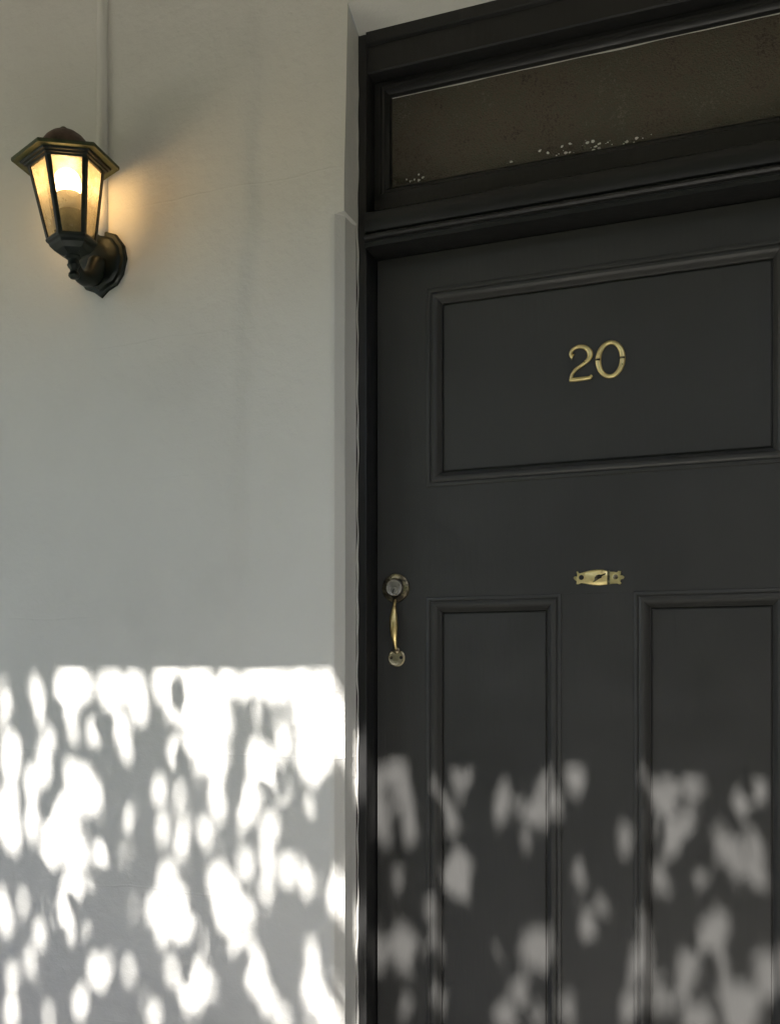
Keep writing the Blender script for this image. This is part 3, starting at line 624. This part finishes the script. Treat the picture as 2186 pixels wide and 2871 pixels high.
def leaves(n, a0, a1, b0, b1, l0, l1, s0, s1, avoid):
    """leaf outlines (n, 6, 3) scattered through the crown"""
    A = rng.uniform(a0, a1, n); B = rng.uniform(b0, b1, n); L = rng.uniform(l0, l1, n)
    if avoid: L -= 1.2 * np.clip((A - A_DOOR) / 0.25, 0, 1)   # the crown hangs lower towards the door
    C = A[:, None] * E1 + B[:, None] * E2
    C = C + (L + 0.85)[:, None] * S3           # L: metres from the wall along the sun's ray
    nrm = rng.normal(size=(n, 3)) * 0.55 + S3 * 0.8; nrm /= np.linalg.norm(nrm, axis=1)[:, None]
    t = rng.normal(size=(n, 3)); t[:, 2] -= 0.5; t -= (t * nrm).sum(1)[:, None] * nrm; t /= np.linalg.norm(t, axis=1)[:, None]
    w = np.cross(nrm, t); s = rng.uniform(s0, s1, n)[:, None]; q = rng.uniform(0.26, 0.36, n)[:, None]
    dro = nrm * s * -0.10
    P = np.stack([C - t * s * .5, C - t * s * .18 + w * s * q, C + t * s * .22 + w * s * q * .8, C + t * s * .5 + dro, C + t * s * .22 - w * s * q * .8, C - t * s * .18 - w * s * q], 1)
    if avoid:
        Q = np.concatenate([P, C[:, None, :], (P + np.roll(P, 1, 1)) / 2, (P + C[:, None, :]) / 2], 1)
        qa, qb = Q @ E1, Q @ E2; ok = np.ones(n, bool)
        for ha, hb, ra, rb in holes:
            ok &= (((qa - ha) / ra) ** 2 + ((qb - hb) / rb) ** 2 > 1.0).all(1)
        pa, pb = P @ E1, P @ E2; ca, cb = C @ E1, C @ E2
        for ha, hb, ra, rb in holes:                      # nor may a leaf lie right across a gap
            near = np.nonzero(ok & (np.hypot(ca - ha, cb - hb) < 0.05 + max(ra, rb)))[0]
            for k in range(9):
                x, y = (ha, hb) if k == 8 else (ha + 0.75 * ra * math.cos(k * .785), hb + 0.75 * rb * math.sin(k * .785))
                da, db = pa[near] - x, pb[near] - y
                cr_ = da * np.roll(db, -1, 1) - np.roll(da, -1, 1) * db
                ok[near[(cr_ > 0).all(1) | (cr_ < 0).all(1)]] = False
        P = P[ok]
    return P
MG = 0.16
P_all = [leaves(7200, a_lo - MG, a_hi + MG, b_lo - MG, b_hi + MG, 3.4, 4.4, 0.045, 0.075, True),
         leaves(8200, a_lo - MG, a_hi + MG, b_lo - MG, b_hi + MG, 3.3, 4.3, 0.022, 0.040, True),
         leaves(4000, a_lo - 0.05, a_hi + 0.05, b_lo - 0.05, b_hi + 0.05, 3.3, 4.2, 0.010, 0.020, True),
         leaves(50, a_lo, a_hi, b_lo, b_hi, 1.75, 2.3, 0.040, 0.070, False),
         leaves(5000, a_lo - 1.2, a_hi + 0.6, b_lo - 0.75, b_lo - MG - 0.06, 2.4, 4.4, 0.05, 0.09, False),
         leaves(2500, a_lo - 1.3, a_lo - MG - 0.06, b_lo - 0.5, b_hi + 0.4, 2.6, 4.4, 0.05, 0.09, False)]
P_all = np.concatenate(P_all)
# keep the crown clear of the canopy and of the doorway view below it
cc = P_all.mean(1); P_all = P_all[(cc[:, 1] < -0.86) & (cc[:, 2] > 1.62 + 0.78 * np.clip(1.676 + cc[:, 1] + 0.25, 0, 2))]; nL = len(P_all)
me = bpy.data.meshes.new('crown')
me.vertices.add(nL * 6); me.vertices.foreach_set('co', P_all.reshape(-1).astype(np.float32))
me.loops.add(nL * 6); me.loops.foreach_set('vertex_index', np.arange(nL * 6, dtype=np.int32))
me.polygons.add(nL); me.polygons.foreach_set('loop_start', np.arange(nL, dtype=np.int32) * 6); me.polygons.foreach_set('loop_total', np.full(nL, 6, np.int32))
me.update(calc_edges=True)
cr = link('crown', me, M_LEAF, tree); cr['kind'] = 'stuff'
Cc = P_all.mean((0, 1)); print('leaves', nL, 'crown centre', Cc, P_all.reshape(-1, 3).min(0), P_all.reshape(-1, 3).max(0))
# twigs that show as dark streaks among the sun spots
TW = [((100, 330), (96, 620), (108, 930)), ((180, 720), (225, 640), (272, 570)), ((790, 1440), (850, 1300), (895, 1180), (905, 1080)), ((885, 1180), (930, 1300), (1010, 1420), (1060, 1530)),
      ((330, 1400), (420, 1180), (470, 980), (540, 700)), ((180, 980), (215, 1180), (300, 1400)), ((640, 200), (690, 420), (760, 600)), ((1060, 260), (1075, 400), (1010, 640), (1000, 800)), ((1180, 560), (1290, 720), (1400, 780))]
for w in TW:
    c_ = [on_y(*zw(*q), 0.0) + SUN * (2.6 + 0.35 * math.sin(q[0])) for q in w]
    yz = smooth_path([(c.x, c.z) for c in c_], 4); ys = np.interp(np.linspace(0, 1, len(yz)), np.linspace(0, 1, len(c_)), [c.y for c in c_])
    tube('twig', [(x, y, z) for (x, z), y in zip(yz, ys)], [0.0085 - 0.004 * i / len(yz) for i in range(len(yz))], M_BARK, tree, 6)
tp = [(-2.7, -3.1, -0.1), (-2.68, -3.12, 0.6), (-2.72, -3.05, 1.3), (-2.6, -2.9, 2.1), (-2.45, -2.7, 2.8)]
tube('trunk', tp, [0.13, 0.105, 0.09, 0.08, 0.065], M_BARK, tree, 14)
for (ex, ey, ez) in ((-1.9, -1.8, 4.1), (-1.1, -2.1, 4.3), (-0.4, -2.2, 4.1), (-2.3, -2.3, 4.2), (-1.5, -2.5, 3.4), (-0.2, -2.4, 3.6)):
    s = Vector(tp[-1]); e = Vector((ex, ey, ez)); m_ = (s + e) / 2 + Vector((0.05, -0.18, 0.12))
    tube('limb', [s - Vector((0, 0, 0.05)), s * 0.6 + m_ * 0.4, m_, m_ * 0.45 + e * 0.55, e], [0.050, 0.038, 0.028, 0.018, 0.006], M_BARK, tree, 8)
